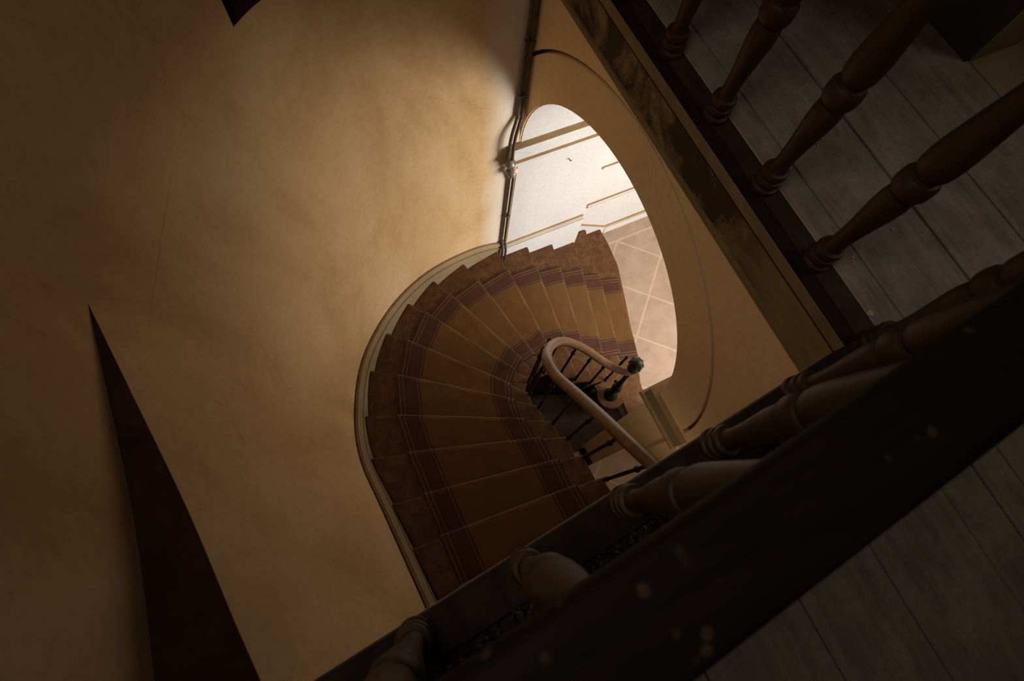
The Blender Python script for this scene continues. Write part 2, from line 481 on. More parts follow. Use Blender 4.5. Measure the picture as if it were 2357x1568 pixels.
# impost mouldings: profile (protrusion, z)
def impost_prof():
    return [(0, AZ), (.056, AZ), (.059, AZ-.008), (.059, AZ-.128), (.083, AZ-.134), (.088, AZ-.146), (.084, AZ-.165), (.06, AZ-.19), (.03, AZ-.21), (0, AZ-.215)]
def sweep_plan(path, normals, prof):
    """profile (offset, z) carried along a plan path with given outward normals"""
    mb = MB(); n = len(prof); vs = []
    for p, nn in zip(path, normals):
        for o, z in prof:
            vs.append((p[0]+nn[0]*o, p[1]+nn[1]*o, z))
    fs = [(i*n+k, i*n+(k+1) % n, (i+1)*n+(k+1) % n, (i+1)*n+k) for i in range(len(path)-1) for k in range(n)]
    fs += [tuple(range(n)), tuple(range((len(path)-1)*n, len(path)*n))[::-1]]
    mb.add(vs, fs); return mb
yl_ = AY+AA-.006; yr_ = AY-AA+.006
m_ = sweep_plan([(X0-.10, yl_+.02), (X0-.10, yl_), (X1+.03, yl_)], [(0, -1), (0, -1), (0, -1)], impost_prof())
t_ = dust_tops(m_.build('trim_3', M['white'])); struct(t_, 'straight impost moulding along the white passage wall', 'moulding')
m_ = sweep_plan([(X1+.03, yr_), (X0, yr_), (X0, -.14)], [(0, 1), (-.72, .78), (-.72, 0)], impost_prof())
t_ = dust_tops(m_.build('trim_4', M['skirt'])); struct(t_, 'impost moulding on the right side of the arch', 'moulding')

# ------------------------------------------------------------------ skirtings
# passage skirting (dado height) on the white wall
mb = MB()
mb.box(1.465, 2.42, 2.336, 2.379, 0, 1.0); mb.box(1.465, 2.42, 2.345, 2.379, 1.0, 1.022)
mb.box(1.465, 2.42, 2.352, 2.379, 1.022, 1.04)
s_ = dust_tops(mb.build('baseboard_passage', M['white'])); struct(s_, 'white skirting stepped over the treads in the passage', 'skirting')
# raking skirting round the curved wall
def raking_skirting():
    pr = [(0, -.55), (.042, -.55), (.042, -.075), (.050, -.07), (.050, -.058), (.036, -.052), (.036, -.030), (.044, -.026), (.040, -.014), (.024, -.008), (.020, 0), (0, 0)]
    n = len(pr); vs = []; m = 0
    for i, p in enumerate(WC):
        s = i/8
        if s > 12.3: break
        a = Vector((*WC[max(i-1, 0)], 0)); b = Vector((*WC[min(i+1, len(WC)-1)], 0))
        t = (b-a).normalized(); nn = Vector((-t.y, t.x, 0))
        if i == 0: nn = Vector((0, -1, 0))
        z = skz(s); m += 1
        for o, dz in pr:
            vs.append((p[0]+nn.x*o, p[1]+nn.y*o, z+dz))
    fs = [(i*n+k, i*n+(k+1) % n, (i+1)*n+(k+1) % n, (i+1)*n+k) for i in range(m-1) for k in range(n)]
    fs += [tuple(range(n)), tuple(range((m-1)*n, m*n))[::-1]]
    o = obj('baseboard_left', vs, fs, [M['skirt'], M['groove']])
    for i, p in enumerate(o.data.polygons):
        if i < (m-1)*n and i % n in (4, 6, 10): p.material_index = 1     # old dirt sits in the hollows of the moulding
    autosmooth(o, 25)
    struct(o, 'moulded skirting climbing with the stairs round the curved wall', 'skirting')
raking_skirting()

# ------------------------------------------------------------------ hall beyond the arch
HX1, HY0, HY1, HZ = 8.2, -5.2, 2.548, 3.95
mb = MB(); mb.box(-.7, HX1, HY0, 3.0, -.12, 0)
f_ = mb.build('floor', M['stone']); struct(f_, 'pale flagstone floor laid diagonally in the bright hall', 'floor')
mb = MB()
path = [(2.4, HY1), (HX1, HY1)]
for a, b in zip(path, path[1:]):
    mb.add([(*a, 0), (*b, 0), (*b, HZ), (*a, HZ)], [(0, 1, 2, 3)])
h_ = mb.build('wall_hall', M['white']); struct(h_, 'white panelled wall of the hall beyond the arch', 'wall')
mb = MB()
mb.add([(HX1, HY0, 0), (HX1, HY1, 0), (HX1, HY1, HZ), (HX1, HY0, HZ)], [(0, 1, 2, 3)])
mb.add([(2.4, HY0, 0), (HX1, HY0, 0), (HX1, HY0, HZ), (2.4, HY0, HZ)], [(0, 1, 2, 3)])
mb.add([(2.4, HY0, 0), (2.4, -2.2, 0), (2.4, -2.2, HZ), (2.4, HY0, HZ)], [(0, 1, 2, 3)])
mb.build('wall_hall_far', M['white'])
struct(bpy.data.objects['wall_hall_far'], 'white far walls of the hall out of sight behind the arch', 'wall')
mb = MB(); mb.box(2.4, HX1, HY0, 3.0, HZ, HZ+.08)
struct(mb.build('ceiling_hall', M['white']), 'white ceiling of the hall', 'ceiling')
# hall skirting: straight run and the raking bit beside the first steps
mb = MB()
mb.box(3.03, HX1, 2.515, HY1, 0, .135); mb.box(3.03, HX1, 2.523, HY1, .135, .15)
mb.add([(2.41, 2.515, 0), (3.04, 2.515, 0), (3.04, 2.515, .15), (2.41, 2.515, .60), (2.41, 2.70, 0), (3.04, 2.70, 0), (3.04, 2.70, .15), (2.41, 2.70, .60)],
       [(0, 1, 2, 3), (4, 5, 6, 7), (0, 1, 5, 4), (3, 2, 6, 7), (0, 3, 7, 4), (1, 2, 6, 5)])
struct(dust_tops(mb.build('baseboard_hall', M['white'])), 'white hall skirting rising beside the first steps', 'skirting')
mb = MB()
mb.box(2.62, HX1, 2.530, HY1+.05, .795, .815); mb.box(2.62, HX1, 2.526, HY1+.05, .83, .87)
struct(dust_tops(mb.build('trim_5', M['white'])), 'white chair rail along the hall wall', 'moulding')
mb = MB(); mb.box(2.63, HX1, 2.526, HY1+.05, 1.50, 1.535)
struct(dust_tops(mb.build('trim_6', M['white'])), 'upper white panel moulding on the hall wall', 'moulding')

# ------------------------------------------------------------------ staircase
def lerp(a, b, t): return (a[0]+(b[0]-a[0])*t, a[1]+(b[1]-a[1])*t)
def front_normal(k):
    a = Vector((*TIP[k], 0)); b = Vector((*(INN[k] if k in INN else (2.382, .23)), 0))
    d = (b-a).normalized(); nn = Vector((d.y, -d.x, 0))
    mid = (Vector((*TIP[k+1], 0))+Vector((*INN[k+1], 0)))/2 - (a+b)/2
    if nn.dot(mid) > 0: nn = -nn
    return nn                                            # points down the flight
NEWEL = (1.985, .565)
stair = thing('staircase', 'dark worn wooden winding staircase turning round the open well', 'staircase', (1.4, .6, 0))
stair_inv = Matrix.Translation((-1.4, -.6, 0))
def place_child(o, root, name=None):
    o.parent = root
    o.matrix_parent_inverse = Matrix.Translation(-root.location)
    return o
STEP1 = [(2.95, 2.515), (2.95, 2.295), (2.914, 1.971), (2.741, 1.43), (2.566, .899), (2.436, .569), (2.382, .344), (2.345, .225)]
for k in range(1, 18):
    z = R*k
    # tread plan
    if k == 1:
        front = STEP1
        back = [(2.10, .225), (2.13, .45), (2.20, .80), lerp(TIP[2], INN[2], .5), (2.66, 2.515)]
        poly = front + back
    else:
        nb = front_normal(k+1) if k < 17 else front_normal(17)
        bo = (-nb*.05)
        a2 = (TIP[k+1][0]+bo.x, TIP[k+1][1]+bo.y); b2 = (INN[k+1][0]+bo.x, INN[k+1][1]+bo.y)
        wall_mid = lerp(TIP[k], TIP[k+1], .5)
        # bulge the wall side towards the real curve
        if 6 <= k <= 13:
            c = min(WC, key=lambda p: (p[0]-wall_mid[0])**2+(p[1]-wall_mid[1])**2)
            wall_mid = lerp(wall_mid, c, .35)
        if k == 2:
            ring = [(NEWEL[0]+.155*cos(a), NEWEL[1]+.155*sin(a)) for a in [radians(d) for d in range(50, -221, -18)]]
            poly = [TIP[2], (2.66, 2.37), lerp((2.66, 2.37), (2.253, .76), .6), (2.253, .80), (2.20, .72)] + ring + [(1.86, .74), b2, a2, (2.40, 2.38), (2.45, 2.504)]
        else:
            im = lerp(INN[k], INN[k+1], .5)
            if k in (6, 7, 8, 9): 
                c0 = Vector((1.35, .35)); v = Vector(im)-c0; im = tuple(c0+v*1.03)
            poly = [TIP[k], INN[k], im, b2, a2, wall_mid]
    mb = MB(); mb.prism(poly, z-.036, z)
    t = mb.build('tread', M['tread']); bevel(t, .012, 3, 50); place_child(t, stair)
    # riser
    if k == 1:
        fr = [(p[0]-.03, p[1]) for p in STEP1]
        mb = MB()
        for a, b in zip(fr, fr[1:]): mb.prism([a, b, (b[0]-.02, b[1]), (a[0]-.02, a[1])], 0, z-.036)
    else:
        nf = front_normal(k); i0, i1 = -nf*.032, -nf*.052
        a = TIP[k]; b = INN[k]
        if k == 2: b = (2.17, .72)
        mb = MB(); mb.prism([(a[0]+i0.x, a[1]+i0.y), (b[0]+i0.x, b[1]+i0.y), (b[0]+i1.x, b[1]+i1.y), (a[0]+i1.x, a[1]+i1.y)], z-R, z-.036)
    place_child(mb.build('riser', M['tread']), stair)
# curtail block under the round end of the second step
mb = MB(); mb.prism([(NEWEL[0]+.125*cos(2*pi*i/28), NEWEL[1]+.125*sin(2*pi*i/28)) for i in range(28)], 0, 2*R-.036)
b_ = autosmooth(mb.build('curtail_block', M['tread']), 30); place_child(b_, stair)
# inner string / spandrel
ip = [(*INN[k], R*k) for k in range(3, 18)]
ipc = smooth_curve([(1.9, .70, R*2.6)] + ip, 4)
mb = MB(); vs = []; n4 = 0
for i, p in enumerate(ipc):
    a = ipc[max(i-1, 0)]; b = ipc[min(i+1, len(ipc)-1)]
    t = Vector((b.x-a.x, b.y-a.y, 0)).normalized(); nn = Vector((-t.y, t.x, 0))     # to the well side? flipped below
    toward = Vector((1.4, .2, 0))-Vector((p.x, p.y, 0))
    if nn.dot(toward) < 0: nn = -nn
    o = Vector((p.x, p.y, 0))-nn*.03; i2 = o-nn*.04
    zt = p.z-.045-R*.98 ; zb = 0 if p.z < 1.75 else max(0, p.z-.62)
    if 1.5 < p.z < 1.95: zb = max(0, (p.z-1.5)/.45*1.33)
    if p.z <= 1.5: zb = 0
    vs += [(o.x, o.y, zb), (o.x, o.y, max(zt, .02)), (i2.x, i2.y, max(zt, .02)), (i2.x, i2.y, zb)]
    n4 += 1
fs = [(i*4+k, i*4+(k+1) % 4, (i+1)*4+(k+1) % 4, (i+1)*4+k) for i in range(n4-1) for k in range(4)] + [(0, 1, 2, 3), (n4*4-1, n4*4-2, n4*4-3, n4*4-4)]
mb.add(vs, fs)
# stepped teeth of the string closing the tread ends
for k in range(3, 17):
    a, b = Vector((*INN[k], 0)), Vector((*INN[k+1], 0))
    nn = Vector(((b-a).y, -(b-a).x, 0)).normalized()
    if nn.dot(Vector((1.4, .2, 0))-(a+b)/2) < 0: nn = -nn
    d = (b-a)*.10
    a2, b2 = a-nn*.03+d, b-nn*.03+d; a3, b3 = a2-nn*.04, b2-nn*.04
    mb.prism([(a2.x, a2.y), (b2.x, b2.y), (b3.x, b3.y), (a3.x, a3.y)], R*k-.036-R*1.15, R*k-.037)
place_child(mb.build('string', M['string']), stair)
# boards of the well bottom
mb = MB()
x = .80
while x < 2.10:
    y1 = .98 if x < 1.35 else (.90 if x < 1.68 else .78)
    mb.box(x, min(x+.148, 2.10), .19, y1, 0, .012); x += .15
for_well = mb.build('floor_well', M['well_floor']); struct(for_well, 'dark brown boards at the bottom of the stair well', 'floor')
mb = MB(); mb.box(1.474, 1.4995, -.005, .19, 0, .16)
struct(mb.build('baseboard_right', M['string']), 'short dark skirting at the foot of the arch pier', 'skirting')
# turn of the stairs continuing below the landing
mb = MB(); mb.box(-.20, 1.45, -2.19, -.88, 2.80, 2.89)
place_child(mb.build('quarter_landing', M['tread']), stair)

# ------------------------------------------------------------------ runner
RL = {1: (2.824, 1.83), 2: (2.60, 1.90), 3: (2.341, 1.986), 4: (2.033, 2.045), 5: (1.726, 2.082), 6: (1.393, 2.095), 7: (1.025, 2.034),
      8: (.684, 1.946), 9: (.394, 1.788), 10: (.142, 1.539), 11: (-.034, 1.251), 12: (-.144, .904), 13: (-.166, .594), 14: (-.164, .284),
      15: (-.160, .011), 16: (-.160, -.278), 17: (-.14, -.57), 18: (-.12, -.87)}
RR = {1: (2.55, .86), 2: (2.31, .93), 3: (2.061, .981), 4: (1.84, 1.10), 5: (1.625, 1.16), 6: (1.42, 1.195), 7: (1.22, 1.126), 8: (1.05, 1.09),
      9: (.905, .975), 10: (.79, .85), 11: (.735, .69), 12: (.716, .509), 13: (.727, .297), 14: (.734, .113), 15: (.732, -.077),
      16: (.745, -.27), 17: (.76, -.46), 18: (.78, -.65)}
def runner():
    rows = []
    for k in range(1, 18):
        z = R*k; nf = front_normal(k) if k > 1 else Vector((.94, -.34, 0))
        L = Vector((*RL[k], 0)); Q = Vector((*RR[k], 0))
        # snap to the nosing line
        if k > 1:
            a = Vector((*TIP[k], 0)); d = (Vector((*INN[k], 0))-a).normalized()
            L = a + d*(L-a).dot(d); Q = a + d*(Q-a).dot(d)
        def row(off, zz): rows.append((L+nf*off+Vector((0, 0, zz)), Q+nf*off+Vector((0, 0, zz))))
        if k > 1: row(-.026, z-R+.008)
        else: row(-.020, .003)
        row(-.026, z-.045); row(.004, z-.040); row(.011, z-.026); row(.011, z-.006); row(.004, z+.007); row(-.012, z+.010)
        # back edge against the next riser
        nb = front_normal(k+1) if k < 17 else front_normal(17)
        a = Vector((*TIP[k+1], 0)); d = (Vector((*INN[k+1], 0))-a).normalized()
        L2 = a + d*(Vector((*RL[k+1], 0))-a).dot(d); Q2 = a + d*(Vector((*RR[k+1], 0))-a).dot(d)
        for f in (.33, .66):
            rows.append(((L*(1-f)+(L2-nb*.03)*f)+Vector((0, 0, z+.010)), (Q*(1-f)+(Q2-nb*.03)*f)+Vector((0, 0, z+.010))))
        rows.append((L2-nb*.026+Vector((0, 0, z+.008)), Q2-nb*.026+Vector((0, 0, z+.008))))
    C = 14; vs = []; uv = []
    for i, (a, b) in enumerate(rows):
        for c in range(C+1):
            u = c/C
            p = a.lerp(b, u)
            p.z += .0025*sin(i*1.7+c*1.1) if 0 < c < C else 0
            vs.append(p); uv.append((u, i*.1))
    W = C+1
    fs = [(i*W+c, i*W+c+1, (i+1)*W+c+1, (i+1)*W+c) for i in range(len(rows)-1) for c in range(C)]
    o = obj('stair_runner', vs, fs, M['runner'], None, False, uv)
    m = o.modifiers.new('thickness', 'SOLIDIFY'); m.thickness = .006; m.offset = 1
    tag(o, 'khaki carpet runner with dark red border stripes on the winding stairs', 'carpet')
runner()

# ------------------------------------------------------------------ stair railing
rail = thing('stair_railing', 'oak handrail on thin black iron balusters round the stair well', 'railing', (NEWEL[0], NEWEL[1], 2*R))
HR = .885
rp = [(1.965, .592, 1.345), (1.90, .592, 1.345), (1.862, .598, 1.347), (1.774, .663, 1.385), (1.636, .749, 1.55), (1.47, .839, 1.80), (1.321, .885, 2.02), (1.19, .893, 2.21), (1.062, .860, 2.38), (.957, .79, 2.54), (.893, .70, 2.67)]
rp += [(INN[k][0]+.005, INN[k][1], R*k+HR) for k in range(11, 18)]
rpc = smooth_curve(rp, 6)
def rail_profile(pts, w=.036, h=.033, seg=14):
    mb = MB(); mb.tube(pts, w, seg); return mb
h_ = rail_profile(rpc).build('handrail', M['rail_wood'], None, True); place_child(h_, rail)
for k in range(3, 18):
    nxt = INN[k+1]; b = Vector((*lerp(INN[k], nxt, .12), 0))
    # rail height above this spot
    q = min(rpc, key=lambda p: (p.x-b.x)**2+(p.y-b.y)**2)
    z0 = R*k-.06; H = q.z-.02-z0
    pr = [(.014, 0), (.019, .01), (.019, .03), (.012, .045), (.011, .10), (.017, .115), (.017, .13), (.011, .145), (.0115, H*.5), (.011, H-.24), (.016, H-.225),
          (.019, H-.20), (.011, H-.185), (.0105, H-.05), (.014, H-.04), (.011, H-.01), (.011, H)]
    mb = MB(); mb.lathe(pr, 10, (b.x, b.y, z0))
    place_child(mb.build('baluster', M['iron'], None, True), rail)
zn_ = 2*R
pr = [(.075, 0), (.075, .02), (.062, .035), (.05, .05), (.058, .07), (.046, .10), (.03, .14), (.034, .20), (.05, .27), (.054, .31), (.045, .37), (.03, .44),
      (.036, .46), (.028, .48), (.024, .60), (.022, .78), (.030, .80), (.022, .83), (.024, .90), (.038, .93), (.042, .97), (.03, 1.0)]
mb = MB(); mb.lathe(pr, 18, (NEWEL[0], NEWEL[1], zn_))
def lean(mb):
    for v in mb.v:
        t = max(0, v.z-zn_); v.x -= .050*t; v.y += .030*t
lean(mb)
nw = mb.build('newel_post', M['iron'], None, True); place_child(nw, rail)
mb = MB()
pr = [(.028, 0), (.05, .02), (.056, .045), (.045, .07), (.034, .085), (.045, .10), (.062, .125), (.067, .16), (.060, .20), (.040, .23), (.022, .245), (.0, .25)]
seg = 24; vs = []
for r, z in pr:
    for k in range(seg):
        a = 2*pi*k/seg; rr = r*(1+.10*cos(8*a)*(1 if z > .09 else .3))
        vs.append((NEWEL[0]+rr*cos(a), NEWEL[1]+rr*sin(a), zn_+.99+z))
n = len(pr)
mb.add(vs, [(i*seg+k, i*seg+(k+1) % seg, (i+1)*seg+(k+1) % seg, (i+1)*seg+k) for i in range(n-1) for k in range(seg)])
lean(mb)
fin = mb.build('finial', M['finial'], None, True)
fin.parent = nw; fin.matrix_parent_inverse = Matrix.Identity(4)
fin['label'] = 'ribbed bronze coloured knob topping the newel'

# ------------------------------------------------------------------ conduits in the corner beside the arch
con = thing('wall_conduit', 'pair of grey cable pipes running down the corner beside the arch', 'pipe', (1.47, 2.33, 0))
cx, cy = 1.470, 2.352
for j, dx in enumerate((-.030, .0)):
    yy = cy+.008-.010*j
    P = [(cx+dx, yy, 4.24), (cx+dx, yy, 3.6), (cx+dx, yy, 2.98), (cx+dx-.008, yy-.006, 2.90), (cx+dx-.050, yy-.038, 2.79), (cx+dx-.066, yy-.052, 2.70),
         (cx+dx-.068, yy-.056, 2.58), (cx+dx-.060, yy-.052, 2.48), (cx+dx-.045, yy-.042, 2.40), (cx+dx-.022, yy-.022, 2.30), (cx+dx-.005, yy-.005, 2.20),
         (cx+dx, yy, 2.12), (cx+dx, yy, 1.25), (cx+dx, yy-.01, 1.15), (cx+dx-.006, yy-.052, 1.07), (cx+dx-.006, yy-.058, 1.0), (cx+dx-.006, yy-.058, .86)]
    mb = MB(); mb.tube(smooth_curve(P, 4), .0125, 10)
    place_child(mb.build('pipe', M['pipe'], None, True), con)
mb = MB(); mb.lathe([(.018, 0), (.03, .004), (.034, .02), (.044, .03), (.044, .05), (.03, .06), (.022, .08)], 16, (cx-.080, cy-.056, 2.46))
place_child(mb.build('junction_fitting', M['fitting'], None, True), con)
mb = MB(); mb.lathe([(.016, 0), (.03, .015), (.033, .04), (.044, .05), (.044, .066), (.03, .075), (.02, .085)], 16, (cx-.050, cy-.040, 2.30))
place_child(mb.build('junction_fitting', M['fitting'], None, True), con)
mb = MB(); mb.tube([(cx-.055, cy-.060, 2.425), (cx-.045, cy-.100, 2.43)], .022, 14)
c_ = mb.build('terminal_cap', M['cap'], None, True); place_child(c_, con); c_['label'] = 'small pale round cap'
for zz in (3.55, 3.12, 1.62):
    mb = MB(); mb.box(cx-.046, cx+.016, cy-.016, cy+.024, zz, zz+.010)
    place_child(bevel(mb.build('pipe_clip', M['pipe']), .003), con)

# small nail on the white wall
mb = MB(); mb.tube([(2.02, 2.378, 2.16), (2.02, 2.345, 2.165), (2.02, 2.335, 2.185)], .004, 8)
tag(mb.build('nail', M['iron'], None, True), 'small bent nail sticking out of the white passage wall', 'nail')

# ------------------------------------------------------------------ upper landing
EY = lambda x: -.151+.0873*x                       # front edge of the landing over the stairs
def plank_poly(mb, x0, x1, ya, yb, z0=ZL-.03, z1=ZL):
    """ya, yb functions or numbers giving the ends"""
    fa = ya if callable(ya) else (lambda x: ya); fb = yb if callable(yb) else (lambda x: yb)
    mb.prism([(x0, fa(x0)), (x1, fa(x1)), (x1, fb(x1)), (x0, fb(x0))], z0, z1)
mb = MB()
CUT = lambda x: EY(x)-.185                         # planks stop short of the edge board, leaving a crumbling gap
seams = [-1.1, -.82, -.56, -.21, .13, .47, .845, 1.15, 1.497]
for i, (a, b) in enumerate(zip(seams, seams[1:])):
    plank_poly(mb, a+.002, b-.002, -2.2, CUT, ZL-.03, ZL-random.uniform(0, .002))
s2 = [(1.497, 1.645), (1.652, 1.775), (1.779, 2.130), (2.141, 2.474), (2.479, 2.915)]
for i, (a, b) in enumerate(s2):
    y1 = -.30 if i == 0 else (2.95)
    plank_poly(mb, a, b, -2.2, y1, ZL-.03, ZL-random.uniform(0, .002))
mb.box(-1.1, 1.497, -2.2, -.33, ZL-.20, ZL-.045)    # joist packing below the boards
mb.prism([(-1.1, EY(-1.1)-.01), (1.497, EY(1.497)-.01), (1.497, -.45), (-1.1, -.45)], ZL-.20, ZL-.075)
mb.box(1.52, 2.92, -2.2, 2.95, ZL-.20, ZL-.045)
fl = mb.build('floor_landing', M['plank']); bevel(fl, .003, 1, 40)
struct(fl, 'dusty grey plank floor of the upper landing', 'floor')
# edge boards carrying the balusters
mb = MB()
for a, b in ((-.97, 1.02), (1.024, 1.652)):
    plank_poly(mb, a, b, lambda x: EY(x)-.128, lambda x: EY(x)-.0, ZL-.06, ZL+.004)
mb.prism([(-.97, EY(-.97)-.12), (1.49, EY(1.49)-.12), (1.49, EY(1.49)-.20), (-.97, EY(-.97)-.20)], ZL-.072, ZL-.032)
e_ = mb.build('trim_7', M['curb']); bevel(e_, .005, 2); struct(e_, 'dark edge board under the front balusters', 'edge board')
mb = MB()
mb.box(1.556, 1.648, -.02, 2.95, ZL-.03, ZL+.006)
e_ = mb.build('trim_8', M['curb']); bevel(e_, .004, 2); struct(e_, 'dark edge board under the side balusters', 'edge board')
mb = MB(); mb.box(1.6485, 1.6525, -.02, 2.95, ZL-.02, ZL+.0015)
struct(mb.build('trim_14', M['crumb']), 'pale dusty seam line beside the side edge board', 'seam')
mb = MB(); mb.box(1.494, 1.556, -.03, 2.95, ZL-.075, ZL+.002)
e_ = mb.build('trim_9', M['edge']); bevel(e_, .006, 2); struct(e_, 'near black nosing along the side landing', 'edge board')
# fascia below the side landing
mb = MB()
mb.box(1.490, 1.53, -.04, 2.95, ZL-.062, ZL-.003)
e_ = mb.build('trim_10', M['fascia_lip']); bevel(e_, .005, 2); struct(e_, 'thin top board of the landing fascia', 'fascia')
mb = MB(); mb.box(1.496, 1.53, -.04, 2.95, ZL-.258, ZL-.066)
e_ = mb.build('trim_11', M['fascia']); bevel(e_, .004, 2); struct(e_, 'wide stained fascia board of the side landing', 'fascia')
mb = MB(); mb.box(1.488, 1.53, -.04, 2.95, ZL-.294, ZL-.262)
e_ = mb.build('trim_12', M['fascia_lip']); bevel(e_, .005, 2); struct(e_, 'lower edge strip of the fascia above the arch', 'fascia')
# underside of the front landing
mb = MB(); mb.prism([(-.62, EY(-.62)-.012), (1.488, EY(1.488)-.012), (1.488, -2.2), (-.5, -2.2)], ZL-.23, ZL-.202)
struct(mb.build('ceiling_stairs', M['ceil']), 'plastered underside of the front landing', 'ceiling')

# balustrades
BAL = [(.047, 0), (.055, .004), (.055, .026), (.047, .030), (.039, .034), (.039, .040), (.050, .044), (.053, .056), (.050, .068), (.039, .072), (.037, .080), (.048, .085), (.051, .098), (.048, .112),
       (.036, .116), (.0315, .135), (.0315, .17), (.035, .23), (.042, .30), (.0485, .36), (.0505, .405), (.0475, .440), (.040, .452), (.040, .458), (.054, .462), (.059, .475), (.060, .497), (.058, .52),
       (.050, .532), (.040, .535), (.040, .542), (.048, .550), (.0545, .57), (.057, .61), (.055, .65), (.049, .72), (.0425, .79), (.037, .85), (.033, .89), (.033, .896), (.041, .90), (.045, .915), (.041, .93), (.035, .934), (.035, .942), (.047, .948), (.050, .975), (.047, 1.0)]
def make_baluster():
    mb = MB(); mb.lathe(BAL, 28)
    me_o = mb.build('baluster', M['baluster_wood'], None, True)
    autosmooth(me_o, 38)
    return me_o
proto = make_baluster()
front = thing('landing_balustrade', 'dark turned wood balustrade close in front along the landing edge', 'balustrade', (.3, -.17, ZL))
side = thing('landing_balustrade', 'dark turned wood balustrade along the far side landing above the arch', 'balustrade', (1.585, 1.0, ZL))
first = True
def put_baluster(root, x, y, rot):
    global first
    if first: o = proto; first = False
    else:
        o = proto.copy(); COL.objects.link(o)
    o.parent = root
    o.location = Vector((x, y, ZL+.004)) - root.location
    o.rotation_euler = (0, 0, rot)
    return o
for i, x in enumerate((-.61, -.245, .12, .485, .85, 1.215)):
    put_baluster(front, x, -.193+.088*x, i*.9)
for i, y in enumerate((-.055, .31, .672, 1.042, 1.41, 1.78, 2.15)):
    put_baluster(side, 1.588, y, i*1.3)
def rail_bar(p0, p1, w, h, ztop):
    """rounded rectangular handrail between two plan points"""
    a = Vector((*p0, 0)); b = Vector((*p1, 0)); t = (b-a).normalized(); nn = Vector((-t.y, t.x, 0))
    prof = []
    for s in range(24):
        an = 2*pi*s/24; c, sn = cos(an), sin(an)
        e = .55
        prof.append((w/2*math.copysign(abs(c)**e, c), h/2*math.copysign(abs(sn)**e, sn)))
    vs = []
    N = 40
    for i in range(N+1):
        p = a.lerp(b, i/N)
        for u, v in prof: vs.append(p+nn*u+Vector((0, 0, ztop-h/2+v)))
    n = len(prof); mb = MB()
    mb.add(vs, [(i*n+k, i*n+(k+1) % n, (i+1)*n+(k+1) % n, (i+1)*n+k) for i in range(N) for k in range(n)] + [tuple(range(n))[::-1], tuple(range(N*n, (N+1)*n))])
    return mb
def fy(x): return -.2104+.094*x
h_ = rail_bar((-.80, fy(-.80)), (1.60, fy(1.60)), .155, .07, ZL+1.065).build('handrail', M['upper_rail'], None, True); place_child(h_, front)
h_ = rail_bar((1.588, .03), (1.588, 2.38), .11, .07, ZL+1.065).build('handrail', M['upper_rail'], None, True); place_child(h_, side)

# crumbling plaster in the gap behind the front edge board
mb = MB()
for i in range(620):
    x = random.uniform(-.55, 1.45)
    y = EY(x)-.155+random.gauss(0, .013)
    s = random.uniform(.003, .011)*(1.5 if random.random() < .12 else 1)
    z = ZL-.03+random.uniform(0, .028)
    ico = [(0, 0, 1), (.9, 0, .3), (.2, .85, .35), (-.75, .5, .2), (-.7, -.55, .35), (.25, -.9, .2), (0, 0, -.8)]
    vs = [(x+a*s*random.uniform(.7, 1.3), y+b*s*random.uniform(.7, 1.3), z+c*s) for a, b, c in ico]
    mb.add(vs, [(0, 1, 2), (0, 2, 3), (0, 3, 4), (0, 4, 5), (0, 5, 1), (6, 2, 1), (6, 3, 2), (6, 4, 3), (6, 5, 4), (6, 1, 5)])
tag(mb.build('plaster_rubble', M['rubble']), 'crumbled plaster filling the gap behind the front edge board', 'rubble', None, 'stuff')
# pale crumbs on the landing boards
def crumb(x, y, s, label, group=None, elong=1):
    mb = MB()
    ico = [(0, 0, .8), (.9, 0, .3), (.2, .85, .35), (-.75, .5, .2), (-.7, -.55, .35), (.25, -.9, .2), (0, 0, 0)]
    mb.add([(a*s*elong*random.uniform(.7, 1.2), b*s*random.uniform(.7, 1.2), c*s) for a, b, c in ico],
           [(0, 1, 2), (0, 2, 3), (0, 3, 4), (0, 4, 5), (0, 5, 1), (6, 2, 1), (6, 3, 2), (6, 4, 3), (6, 5, 4), (6, 1, 5)])
    o = mb.build('plaster_crumb', M['crumb']); o.location = (x, y, ZL+.001)
    tag(o, label, 'crumb', group)
crumb(1.662, .045, .014, 'largest pale plaster crumb near the corner of the two balustrades', None, 1.6)
for x, y in ((1.80, .283), (1.748, .262), (1.90, .55), (1.93, .75), (1.84, .93), (1.98, .30), (2.02, .95)):
    crumb(x, y, random.uniform(.004, .0065), 'tiny pale plaster crumb on the grey landing planks', 'crumbs on the landing planks')

# ------------------------------------------------------------------ upper storey shell
mb = MB()
XW = 2.92
mb.box(XW, XW+.30, .868, 2.95, ZL-.2, 7.4)                      # wall with door frame, far side of the opening
w_ = mb.build('wall_upper', M['threshold']); struct(w_, 'dim wall and door reveal beside the landing doorway', 'wall')
mb = MB(); mb.box(XW-.03, XW-.0005, .875, 2.95, ZL, 7.4)
struct(mb.build('trim_13', M['panel']), 'dark wood panelling beside the landing doorway', 'panelling')
mb = MB(); mb.box(XW, XW+.30, -2.2, -.9, ZL-.2, 7.4); mb.box(XW, XW+.30, -.9, .868, 6.4, 7.4)
struct(mb.build('wall_upper_near', M['plaster']), 'near side of the landing doorway wall', 'wall')
mb = MB(); mb.box(XW+.004, 5.2, -2.2, 2.95, ZL-.2, ZL-.004)
struct(mb.build('floor_doorway', M['threshold']), 'brown stone floor beyond the landing doorway', 'floor')
mb = MB()
mb.add([(-1.1, -2.2, 0), (2.4, -2.2, 0), (2.4, -2.2, 7.4), (-1.1, -2.2, 7.4)], [(0, 1, 2, 3)])
mb.add([(2.4, -2.2, 4.04), (5.2, -2.2, 4.04), (5.2, -2.2, 7.4), (2.4, -2.2, 7.4)], [(0, 1, 2, 3)])
struct(mb.build('wall_back', M['plaster']), 'ochre wall behind the landing', 'wall')
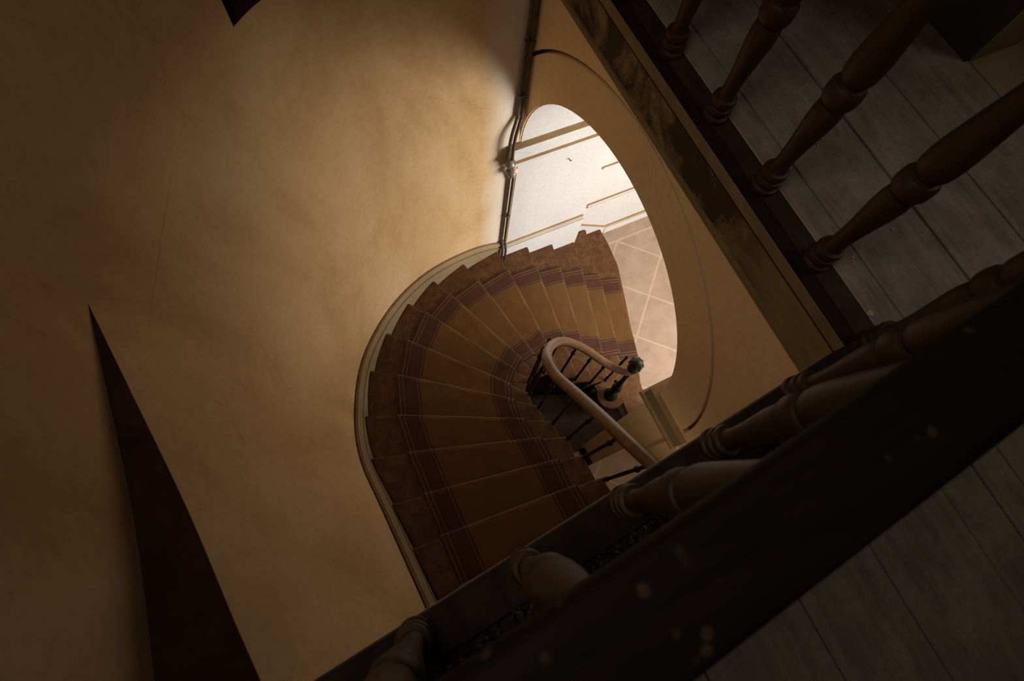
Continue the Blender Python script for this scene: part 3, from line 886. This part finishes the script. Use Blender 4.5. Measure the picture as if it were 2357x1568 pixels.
mb = MB()
mb.add([(5.2, -2.2, ZL-.2), (5.2, 2.95, ZL-.2), (5.2, 2.95, 7.4), (5.2, -2.2, 7.4)], [(0, 1, 2, 3)])
mb.add([(-.1, 2.95, ZL-.35), (5.2, 2.95, ZL-.35), (5.2, 2.95, 7.4), (-.1, 2.95, 7.4)], [(0, 1, 2, 3)])
struct(mb.build('wall_front', M['plaster']), 'ochre wall at the far end of the side landing', 'wall')
mb = MB(); mb.box(-1.3, 5.2, -2.2, 3.1, 7.4, 7.5)
struct(mb.build('ceiling', M['ceil']), 'dim ceiling over the stairwell', 'ceiling')

# ------------------------------------------------------------------ light
def area(name, loc, target, sx, sy, power, color, spread=180):
    d = bpy.data.lights.new(name, 'AREA'); d.shape = 'RECTANGLE'; d.size = sx; d.size_y = sy
    d.energy = power; d.color = color; d.spread = radians(spread)
    o = bpy.data.objects.new(name, d); o.location = loc
    o.rotation_euler = (Vector(target)-Vector(loc)).to_track_quat('-Z', 'Y').to_euler()
    COL.objects.link(o)
    tag(o, name.replace('_', ' '), 'light')
    return o
area('hall_window_daylight', (5.1, -4.1, 2.7), (2.6, 2.4, 1.3), 2.6, 2.2, 95, (.86, .93, 1.0), 100)
area('hall_near_window', (4.7, -1.2, 2.75), (0.3, 1.9, 2.3), 2.4, 1.8, 222, (1.0, .905, .77))
area('stairwell_fill', (-.55, .5, 7.2), (1.5, .9, 2.9), 1.1, 1.1, 8, (1.0, .89, .74), 110)  # unseen fill added under the closed ceiling, aimed to brighten arch face and fascia
area('doorway_daylight', (3.9, -.3, 6.5), (2.1, .25, ZL), .7, 1.0, 1.35, (1.0, .88, .74), 60)
area('under_landing_fill', (.45, -1.7, 3.6), (1.55, .05, 1.6), .6, .6, 1.7, (1.0, .84, .62), 55)  # added fill below the landing to brighten the arch pier, no known window here
area('low_passage_light', (1.80, -.75, 1.75), (1.7, -.15, 0), .35, .25, 2.2, (1.0, .84, .62), 130)

w = bpy.data.worlds.new('World'); SC.world = w; w.use_nodes = True
w.node_tree.nodes['Background'].inputs[0].default_value = (.9, .8, .7, 1)
w.node_tree.nodes['Background'].inputs[1].default_value = 0.0

# ------------------------------------------------------------------ camera
f = 1238.7
nx = (-0.08244884, 0.32486601, 0.94215936); Xc = (0.90110636, -0.37950895, 0.20971477); Yc = (-0.42568711, -0.86627653, 0.26144876)
right = Vector((Xc[0], Yc[0], -nx[0])); down = Vector((Xc[1], Yc[1], -nx[1])); fwd = Vector((Xc[2], Yc[2], -nx[2]))
cam = bpy.data.cameras.new('Camera'); co = bpy.data.objects.new('Camera', cam); COL.objects.link(co)
mat = Matrix((( right.x, -down.x, -fwd.x, 0), (right.y, -down.y, -fwd.y, 0), (right.z, -down.z, -fwd.z, 6.0), (0, 0, 0, 1)))
co.matrix_world = mat
cam.sensor_width = 36; cam.lens = f*36/2357; cam.clip_start = .02
cam.dof.use_dof = True; cam.dof.focus_distance = 4.2; cam.dof.aperture_fstop = 2.8
SC.camera = co

SC.view_settings.view_transform = 'Standard'; SC.view_settings.look = 'None'
SC.view_settings.gamma = 1; SC.view_settings.exposure = 0.0
SC.view_settings.use_curve_mapping = False
SC.cycles.use_denoising = True
SC.cycles.max_bounces = 10; SC.cycles.diffuse_bounces = 7; SC.cycles.sample_clamp_indirect = 6
